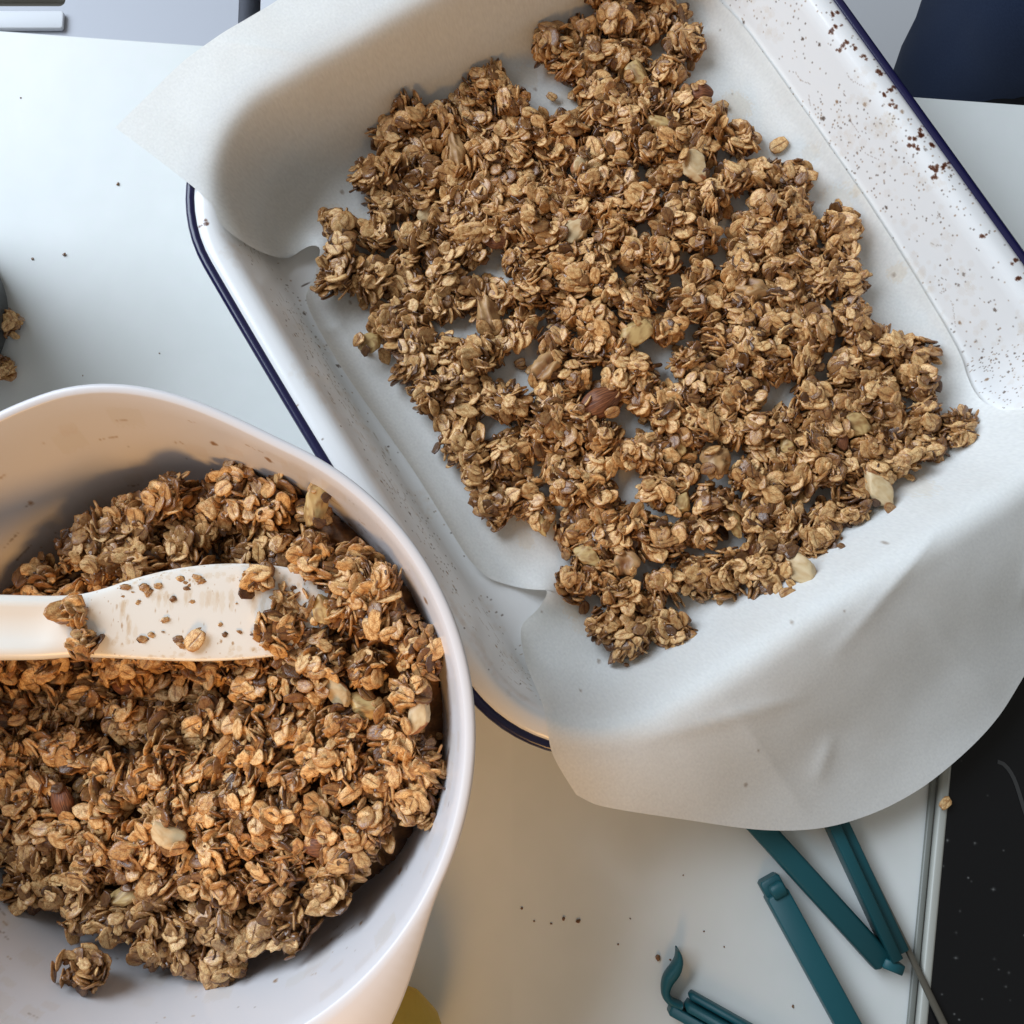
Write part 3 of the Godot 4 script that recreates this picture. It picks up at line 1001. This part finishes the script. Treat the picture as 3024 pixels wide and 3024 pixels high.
func build_bowl_granola() -> void:
	var poly := PackedVector2Array([V(97, -17), V(95, -33), V(86, -54), V(76, -64), V(66, -73), V(57, -83), V(46, -88), V(35, -92), V(19, -95), V(-1, -94), V(-19, -86), V(-35, -77), V(-43, -70), V(-58, -60), V(-71, -52), V(-86, -24), V(-86, 30), V(-70, 61), V(-45, 73), V(-19, 78), V(-3, 86), V(19, 87), V(31, 76), V(43, 73), V(54, 60), V(73, 49), V(86, 32), V(98, 21)])
	# the packed mass under the top clumps
	var st := begin()
	var g := []
	for i in 91:
		var row := PackedVector3Array()
		for j in 91:
			var x := -96.0 + 192.0 * j / 90.0
			var z := -96.0 + 192.0 * i / 90.0
			var p := V(x, z)
			var d := edge_distance(p, poly) * (1.0 if in_poly(p, poly) else -1.0)
			var y := heap(x, z) - 9.0 - maxf(0.0, 9.0 - d) * 2.2 + 3.0 * fine.get_noise_2d(x * 6.0, z * 6.0) + 2.0 * noise.get_noise_2d(x * 18.0, z * 18.0)
			row.append(Vector3(x, maxf(y, 5.0), z) * MM)
		g.append(row)
	for i in 90:
		for j in 90:
			var c: Vector3 = (g[i][j] + g[i + 1][j + 1]) * 0.5 / MM
			if V(c.x, c.z).length() > bowl_inner(c.y) + 0.5:
				continue
			for q in [g[i][j], g[i][j + 1], g[i + 1][j + 1], g[i][j], g[i + 1][j + 1], g[i + 1][j]]:
				st.set_uv(V(q.x, q.z) * 18.0)
				st.add_vertex(q)
	var base := Vector3(BOWL_C.x, 0, BOWL_C.y) * MM
	var root := thing("granola_heap", "heap of oat granola filling the bowl beneath the top clumps", "granola", base)
	root.set_meta("kind", "stuff")
	obj("packed_oats", finish(st), core_mat, root)
	# uncounted flakes over the mass
	var per := {}
	for i in 1500:
		var p := V(rng.randf_range(-90, 98), rng.randf_range(-96, 92))
		if not in_poly(p, poly) or edge_distance(p, poly) < 1.5:
			continue
		var y := heap(p.x, p.y) - 9.0 - maxf(0.0, 9.0 - edge_distance(p, poly)) * 2.0 + rng.randf_range(0.5, 5.0)
		if p.length() > bowl_inner(y) - 3.0:
			p = p.normalized() * (bowl_inner(y) - 3.0)
		var n := Vector3(rng.randf_range(-1, 1), rng.randf_range(0.0, 1.3), rng.randf_range(-1, 1)).normalized()
		var k := (rng.randi() % 10) * 100 + flake_mats.find(pick_mat(rng))
		if not per.has(k):
			per[k] = []
		per[k].append(flake_at(Vector3(p.x, y, p.y) * MM, n, rng.randf_range(0.65, 1.0)))
	var by_mesh := {}
	for k in per:
		var mk: int = (k % 100) / 5 * 10 + int(k / 100)      # one batch for each shape and tint
		if not by_mesh.has(mk):
			by_mesh[mk] = [k, []]
		by_mesh[mk][1].append_array(per[k])
	for mk in by_mesh:
		var mm := MultiMesh.new()
		mm.transform_format = MultiMesh.TRANSFORM_3D
		mm.mesh = flake_meshes[by_mesh[mk][0] / 100]
		var list: Array = by_mesh[mk][1]
		mm.instance_count = list.size()
		for i in list.size():
			mm.set_instance_transform(i, list[i])
		var o := MultiMeshInstance3D.new()
		o.name = "oat_flakes"
		o.multimesh = mm
		o.material_override = flake_mats[by_mesh[mk][0] % 100]
		o.set_meta("kind", "stuff")
		root.add_child(o, true)
	var nuts := [
		["nut_slice", "pale", "tall tan nut chunk near the bowl's upper right wall", -69, 10, 18, 9, 105],
		["nut_slice", "pale", "small tan nut cube touching the spatula's tip", -66, 46, 11, 8, 75],
		["almond_half", "split", "cream almond half beside its twin below the spatula tip", -61, 74, 13, 8, 40],
		["almond_half", "pale", "slim cream almond half beside the brown-edged one", -51, 79, 14, 8, 30],
		["almond_half", "split", "almond piece with a white tip by the bowl's right wall", -32, 82, 14, 8, -65],
		["almond_piece", "almond", "orange-brown almond piece on the left of the bowl's granola", -161, 114, 15, 9, 70],
		["almond_piece", "split", "broken almond with brown skin and white end in the lower bowl", -120, 123, 17, 10, 35],
		["almond_piece", "almond", "brown almond tucked beneath a clump near the lower right wall", -67, 127, 11, 8, 0],
		["almond_piece", "almond", "dull brown almond in the shaded left middle of the bowl", -143, 72, 12, 9, 20],
		["nut_slice", "pale", "long tan nut slab at the lower left of the bowl's granola", -137, 146, 16, 7, -10],
	]
	for i in nuts.size():
		var q: Array = nuts[i]
		var y := heap(q[3] - BOWL_C.x, q[4] - BOWL_C.y) + 3.0
		nut(q[0], q[1], q[2], Vector3(q[3], y, q[4]) * MM, q[5], q[6], q[7], rng.randf_range(-25, 25), 40 + i)
	var placed: Array[Vector2] = []
	var tries := 0
	while tries < 9000 and placed.size() < 120:
		tries += 1
		var p := V(rng.randf_range(-86, 98), rng.randf_range(-96, 92))
		if not in_poly(p, poly) or edge_distance(p, poly) < 5.0 or p.length() > bowl_inner(heap(p.x, p.y) - 6.0) - 5.0:
			continue
		var ok := true
		for q in nuts:
			if (p + BOWL_C).distance_to(V(q[3], q[4])) < 8.5:
				ok = false
		for q in placed:
			if p.distance_to(q) < 11.5:
				ok = false
				break
		if not ok:
			continue
		placed.append(p)
		var h := heap(p.x, p.y)
		var rad := minf(rng.randf_range(7.0, 11.0), edge_distance(p, poly) + 2.5)
		var hgt := rng.randf_range(10.0, 16.0)
		var slope := Vector3(-0.17, 1, 0.14).normalized()
		var tilt := Basis(Quaternion(Vector3.UP, slope)) * Basis(Vector3.UP, rng.randf() * TAU)
		clump("toasted oat clump on the granola heap inside the white bowl", "granola clumps in the bowl", base + Vector3(p.x, h - hgt * 0.62, p.y) * MM, rad, hgt, int(21 + rad * 2.4), tilt)
	var last := clump("small oat clump alone on the bowl's bare lower wall", "", base + Vector3(-32, 63.0, 86) * MM, 8.0, 9.0, 26, Basis(Quaternion(Vector3.UP, Vector3(0.35, 0.5, -0.75).normalized())))

func build_spatula() -> void:
	var s := thing("spatula", "cream plastic spatula stuck into the granola, its blade crumb-covered", "spatula", Vector3(-0.174, 0.096, 0.0525))
	var cream := mat(rgb(238, 233, 224), 0.28, 0.5)
	s.basis = Basis(Vector3(0, 0, 1), -0.19)
	# sections along x: position, centre z, half width, half thickness, depth of the groove on top (mm)
	var secs := [[-90, 0, 11, 5.5, 2.2], [-40, 0, 11.5, 5.5, 2.4], [0, 0, 11, 5.2, 2.4], [14, 0, 10.8, 4.8, 2.0], [21, -0.3, 10.6, 4.4, 0.8], [27, -0.8, 10.6, 3.8, 0.0], [34, -1.6, 11.6, 3.0, 0], [44, -3.2, 13.6, 2.4, 0], [56, -4.6, 15.6, 2.0, 0], [70, -5.6, 16.8, 1.6, 0], [84, -6.2, 16.6, 1.3, 0], [97, -6.4, 15.2, 1.1, 0], [106, -5.6, 12.5, 0.9, 0], [111, -5.0, 8.0, 0.7, 0]]
	var rings := []
	for q in secs:
		var ring := PackedVector3Array()
		for j in 28:
			var g := TAU * j / 28
			var c := cos(g)
			var sn := sin(g)
			var zz: float = q[2] * signf(c) * pow(absf(c), 0.6)
			var yy: float = q[3] * signf(sn) * pow(absf(sn), 0.55)
			if sn > 0:
				yy -= q[4] * smoothstep(0.75, 0.25, absf(zz) / q[2])
			ring.append(Vector3(q[0], yy, q[1] + zz) * MM)
		rings.append(ring)
	# extra rings between for smoothness
	var smooth := []
	for i in rings.size() - 1:
		for k in 4:
			var ring := PackedVector3Array()
			for j in 28:
				var p0: Vector3 = rings[maxi(i - 1, 0)][j]
				var p3: Vector3 = rings[mini(i + 2, rings.size() - 1)][j]
				ring.append(rings[i][j].cubic_interpolate(rings[i + 1][j], p0, p3, k / 4.0))
			smooth.append(ring)
	smooth.append(rings[-1])
	var stb := begin()
	var sth := begin()
	loft(sth, smooth.slice(0, 21))
	fan(sth, smooth[0], Vector3(-90, 0, 0) * MM)
	loft(stb, smooth.slice(20))
	fan(stb, smooth[-1], Vector3(111.5, 0, -5) * MM, true)
	obj("handle", finish(sth), cream, s)
	var blade_mat := mat(rgb(238, 234, 226), 0.3, 0.5)
	var im := Image.create(256, 512, false, Image.FORMAT_RGB8)
	im.fill(Color.WHITE)
	var r := RandomNumberGenerator.new()
	r.seed = 12
	for i in 90:                                     # smears of syrup
		var x := r.randi() % 128
		var y := r.randi() % 512
		for q in 5:
			blot(im, x + int(r.randfn(0, 3)), y + int(r.randfn(0, 9)), 1.5 + 3.5 * r.randf(), rgb(212, 180, 140), 0.16)
	for i in 420:
		blot(im, r.randi() % 256, r.randi() % 512, 0.5 + 1.6 * pow(r.randf(), 3.0), rgb(176, 134, 92), 0.3 + 0.5 * r.randf())
	blade_mat.albedo_texture = ImageTexture.create_from_image(im)
	obj("blade", finish(stb), blade_mat, s)
	# bits stuck on the blade
	var tip := s.transform
	var lab := "oat clump stuck across the spatula's neck"
	clump(lab, "", tip * (Vector3(26, 3.4, -4.5) * MM), 5.2, 3.0, 13, s.basis)
	clump("small oat clump at the lower edge of the spatula's neck", "", tip * (Vector3(30, 2.4, 5.5) * MM), 4.6, 3.0, 11, s.basis)
	clump("oat clump stuck near the spatula blade's buried tip", "", tip * (Vector3(93, 1.0, 0) * MM), 6.5, 4.6, 22, s.basis)
	clump("crumbly oat bits on the upper edge of the spatula blade", "", tip * (Vector3(86, 1.0, -17) * MM), 5.0, 2.8, 10, s.basis)
	var fl := loose_flake(tip * (Vector3(66, 2.6, 4) * MM), 0.12, "single oat flake with a dark crease lying on the spatula blade", "", 1.0, 0)
	for i in 46:
		var p := Vector3(r.randf_range(34, 100), 0, 0)
		p.z = -5.0 + r.randf_range(-13, 13) * (0.7 if p.x < 50 else 1.0)
		p.y = 2.2 if p.x < 60 else 1.6
		var c := obj("oat_crumb", crumb_meshes[r.randi() % 4], flake_mats[5 + r.randi() % 15])
		c.transform = Transform3D(s.basis * Basis(Vector3.UP, r.randf() * TAU).scaled(Vector3(1.3, 0.6, 1) * (0.3 + 1.3 * pow(r.randf(), 2.0)) * MM), tip * (p * MM))
		tag(c, "tiny oat crumb stuck to the spatula blade", "crumb", "crumbs on the spatula blade")

func build_clips() -> void:
	var teal := mat(rgb(26, 80, 88), 0.42, 0.4)
	# open clip: two arms in a V, their far ends under the paper
	var a := thing("bag_clip", "teal bag clip opened into a V, its ends under the paper", "bag clip")
	var st := begin()
	var hinge := Vector3(0.1475, 0.0, 0.1815)
	var d1 := Vector3(-47, 0, -52).normalized()
	bar_into(st, 0.100, 0.0092, 0.0085, 0.0014, Transform3D(Basis(Vector3.UP, atan2(d1.x, d1.z)), hinge - d1 * 0.002))
	obj("arm", finish(st), teal, a)
	var st2 := begin()
	var h2 := Vector3(0.1555, 0.0, 0.1805)
	var d2 := Vector3(-22, 0, -50).normalized()
	var b2 := Transform3D(Basis(Vector3.UP, atan2(d2.x, d2.z)), h2)
	bar_into(st2, 0.098, 0.0048, 0.0105, 0.0007, b2 * Transform3D(Basis(), Vector3(0.0026, 0, 0)))
	bar_into(st2, 0.096, 0.0046, 0.0075, 0.0007, b2 * Transform3D(Basis(), Vector3(-0.0018, 0, 0.001)))
	obj("arm", finish(st2), teal, a)
	var st3 := begin()
	bar_into(st3, 0.009, 0.0040, 0.0095, 0.0007, Transform3D(Basis(Vector3.UP, atan2(0.5, 0.2)), Vector3(0.1475, 0, 0.1820)))
	obj("hinge", finish(st3), teal, a)
	# closed clip
	var b := thing("bag_clip", "closed teal bag clip lying by itself left of the V-shaped one", "bag clip")
	var d3 := Vector3(19.5, 0, 36.5).normalized()
	var t3 := Transform3D(Basis(Vector3.UP, atan2(d3.x, d3.z)), Vector3(0.1040, 0, 0.1515))
	st = begin()
	bar_into(st, 0.118, 0.0095, 0.0100, 0.0008, t3 * Transform3D(Basis(), Vector3(0, 0, 0.0045)))
	obj("arm", finish(st), teal, b)
	st = begin()
	bar_into(st, 0.012, 0.0088, 0.0072, 0.0009, t3 * Transform3D(Basis(), Vector3(0.0002, 0, -0.0015)))
	bar_into(st, 0.006, 0.0060, 0.0112, 0.0007, t3 * Transform3D(Basis(), Vector3(0.0009, 0, 0.0005)))
	obj("latch", finish(st), teal, b)
	# clip with its hook turned up
	var c := thing("bag_clip", "teal bag clip with a curved hook standing open, cut off by the frame", "bag clip")
	var d4 := Vector3(0.88, 0, 0.475).normalized()
	var t4 := Transform3D(Basis(Vector3.UP, atan2(d4.x, d4.z)), Vector3(0.0635, 0, 0.1965))
	st = begin()
	bar_into(st, 0.11, 0.0040, 0.0085, 0.0007, t4 * Transform3D(Basis(), Vector3(-0.0036, 0, 0.001)))
	obj("arm", finish(st), teal, c)
	st = begin()
	bar_into(st, 0.105, 0.0034, 0.0110, 0.0011, t4 * Transform3D(Basis(), Vector3(0.0010, 0, 0.0055)))
	bar_into(st, 0.103, 0.0028, 0.0075, 0.0010, t4 * Transform3D(Basis(), Vector3(0.0048, 0, 0.0055)))
	obj("arm", finish(st), teal, c)
	# the hook: a strip swept along a curve, seen from above
	var path := spline([V(67.5, 199.5), V(63.0, 197.5), V(61.2, 194.2), V(62.2, 189.5), V(65.2, 185.0), V(66.6, 181.0), V(66.0, 177.0)], 28)
	var rings := []
	for i in path.size():
		var p := path[i]
		var tan2 := (path[mini(i + 1, 27)] - path[maxi(i - 1, 0)]).normalized()
		var nrm := V(-tan2.y, tan2.x)
		var f := i / 27.0
		var w: float = table(f, [0.0, 0.3, 0.6, 0.85, 1.0], [1.5, 1.7, 2.6, 1.6, 0.4])
		var hh: float = table(f, [0.0, 0.4, 0.8, 1.0], [8.0, 8.5, 9.5, 9.0])
		var y0: float = table(f, [0.0, 0.4, 1.0], [0.2, 0.6, 2.0])
		var ring := PackedVector3Array()
		for s in 10:
			var g := TAU * s / 10
			var q := p + nrm * w * cos(g)
			ring.append(Vector3(q.x, y0 + hh * 0.5 + hh * 0.5 * signf(sin(g)) * pow(absf(sin(g)), 0.5), q.y) * MM)
		rings.append(ring)
	st = begin()
	loft(st, rings)
	fan(st, rings[0], (rings[0][0] + rings[0][5]) * 0.5)
	fan(st, rings[-1], (rings[-1][0] + rings[-1][5]) * 0.5, true)
	obj("hook", finish(st), teal, c)

func build_small_things() -> void:
	# thin skewer by the V-shaped clip
	var a := Vector3(0.1395, 0.0022, 0.134)
	var b := Vector3(0.1790, 0.0075, 0.224)
	var dir := (b - a).normalized()
	var side := dir.cross(Vector3.UP).normalized()
	var up := side.cross(dir)
	var rings := []
	for i in 8:
		var f := i / 7.0
		var ring := PackedVector3Array()
		for j in 10:
			var g := TAU * j / 10
			ring.append(a.lerp(b, f) + (side * cos(g) * lerpf(0.0007, 0.0019, f) + up * sin(g) * lerpf(0.0006, 0.0012, f)))
		rings.append(ring)
	var st := begin()
	loft(st, rings)
	fan(st, rings[0], a)
	fan(st, rings[-1], b, true)
	var sk := mat(rgb(120, 116, 106), 0.35)
	sk.metallic = 0.7
	var s := obj("skewer", finish(st), sk)
	tag(s, "thin dark metal skewer lying along the V-shaped clip onto the hob", "skewer")
	# lemon
	var lm := mat(rgb(214, 178, 74), 0.6)
	lm.heightmap_enabled = true
	lm.heightmap_texture = speckle(Color.BLACK, Color.WHITE, 128, 9.0)
	lm.heightmap_scale = 0.03
	rings = []
	for i in 19:
		var f := i / 18.0
		var x := lerpf(-1, 1, f)
		var rad := sqrt(maxf(0.0, 1 - pow(absf(x) / 1.0, 2.2))) * 26.0
		if x > 0.8:
			rad = maxf(rad, lerpf(7.0, 2.0, (x - 0.8) / 0.2))
		var ring := PackedVector3Array()
		for j in 26:
			var g := TAU * j / 26
			ring.append(Vector3(x * 36.0, 27.0 + rad * cos(g), rad * sin(g)) * MM)
		rings.append(ring)
	st = begin()
	loft(st, rings)
	fan(st, rings[0], Vector3(-36, 27, 0) * MM, true)
	fan(st, rings[-1], Vector3(36.5, 27, 0) * MM)
	var l := obj("lemon", finish(st), lm)
	l.position = Vector3(-0.0545, 0, 0.2185)
	l.rotation.y = deg_to_rad(60)
	tag(l, "yellow lemon mostly hidden under the bowl's handle", "lemon")
	# flake on the hob edge and crumbs on the worktop
	loose_flake(Vector3(0.1765, 0.0066, 0.1205), 0.15, "pale oat flake lying on the hob's metal edge", "", 0.82, 1)
	var i := 0
	for p in [V(4, 163), V(21, 167), V(27, 168), V(16, 169), V(9, 168), V(59, 182), V(64, 183), V(-176, -148), V(-212, -113), V(-198, -115), V(-222, -189), V(48, 167), V(43, 177), V(86, 178), V(78, 172), V(113, 201), V(70, 150), V(-154, -70), V(-187, -60)]:
		var c := obj("crumb", crumb_meshes[i % 4], core_mat)
		var size: float = [0.5, 0.75, 1.0, 0.45, 0.4, 1.25, 0.5, 0.7, 0.55, 0.8, 0.4, 0.35, 0.4, 0.35, 0.4, 0.6, 0.3, 0.35, 0.35][i]
		c.transform = Transform3D(Basis(Vector3.UP, rng.randf() * TAU).scaled(Vector3.ONE * size * MM), Vector3(p.x, size * 0.5, p.y) * MM)
		tag(c, "tiny brown crumb lying on the white worktop", "crumb", "crumbs on the worktop")
		i += 1
	# the left margin: a dark jar just out of the frame with spilt oats at its foot
	clump("oat clump on the worktop at the frame's left edge, upper of two", "", Vector3(-0.2205, 0, -0.0825), 6.0, 8.0, 20)
	clump("oat clump on the worktop at the frame's left edge, lower of two", "", Vector3(-0.2195, 0, -0.0625), 4.5, 6.5, 14)
	rings = []
	for q in [[0, 0], [40, 0], [44, 4], [45, 40], [44, 98], [41, 106], [38.5, 104], [41, 96], [41, 8], [0, 6]]:
		var ring := PackedVector3Array()
		for j in 48:
			var g := TAU * j / 48
			ring.append(Vector3(q[0] * cos(g), q[1], q[0] * sin(g)) * MM)
		rings.append(ring)
	st = begin()
	loft(st, rings)
	var jar := obj("storage_jar", finish(st), mat(rgb(58, 60, 60), 0.4))
	jar.position = Vector3(-0.263, 0, -0.083)
	tag(jar, "dark jar at the frame's left edge shading the worktop", "jar")

func build_person() -> void:
	var p := thing("person", "person in dark blue jeans and a black top standing beyond the worktop", "person", Vector3(0.375, 0, -0.36))
	var denim := mat(rgb(36, 47, 68), 0.85, 0.2)
	denim.albedo_texture = speckle(rgb(190, 196, 214), rgb(255, 255, 255), 256, 14.0)
	denim.uv1_triplanar = true
	denim.uv1_scale = Vector3.ONE * 14.0
	denim.rim_enabled = true
	denim.rim = 0.3
	# legs and hips as one skin: smooth union of tapered capsules, meshed ring by ring for each leg and joined at the hip
	var st := begin()
	for leg in 2:
		var rings := []
		for i in 26:
			var f := i / 25.0
			var y := lerpf(0.10, -0.84, f)
			var rad: float = table(f, [0.0, 0.15, 0.3, 0.5, 0.62, 0.75, 1.0], [0.11, 0.098, 0.088, 0.07, 0.066, 0.062, 0.056])
			var ring := PackedVector3Array()
			for j in 32:
				var g := TAU * j / 32
				var w := 1.0 + 0.17 * noise.get_noise_3d(cos(g) * 70.0 + y * 200.0, y * 520.0, sin(g) * 70.0 + leg * 300)
				ring.append(Vector3(leg * 0.17 + rad * w * cos(g), y, rad * 1.06 * w * sin(g) - 0.02 * sin(f * 3.0)))
			rings.append(ring)
		loft(st, rings)
		fan(st, rings[0], Vector3(leg * 0.17, 0.10, 0))
		fan(st, rings[-1], Vector3(leg * 0.17, -0.84, 0), true)
	obj("jeans", finish(st), denim, p)
	var st2 := begin()
	var rings2 := []
	for i in 12:
		var f := i / 11.0
		var y := lerpf(-0.29, 0.42, f)
		var ring := PackedVector3Array()
		for j in 48:
			var g := TAU * j / 48
			var w := 1.0 + 0.05 * noise.get_noise_3d(cos(g) * 90.0, y * 300.0, sin(g) * 90.0)
			ring.append(Vector3(0.100 + 0.165 * w * cos(g), y + 0.03 * sin(g * 2.0) * (1 - f), 0.145 * w * sin(g)))
		rings2.append(ring)
	loft(st2, rings2)
	fan(st2, rings2[-1], Vector3(0.100, 0.42, 0))
	obj("black_top", finish(st2), mat(rgb(20, 20, 22), 0.9, 0.2), p)
	for leg in 2:
		var sh := begin()
		bar_into(sh, 0.26, 0.09, 0.065, 0.02, Transform3D(Basis(), Vector3(leg * 0.17, -0.90, -0.08)))
		obj("shoe", finish(sh), mat(rgb(40, 40, 42), 0.6), p)
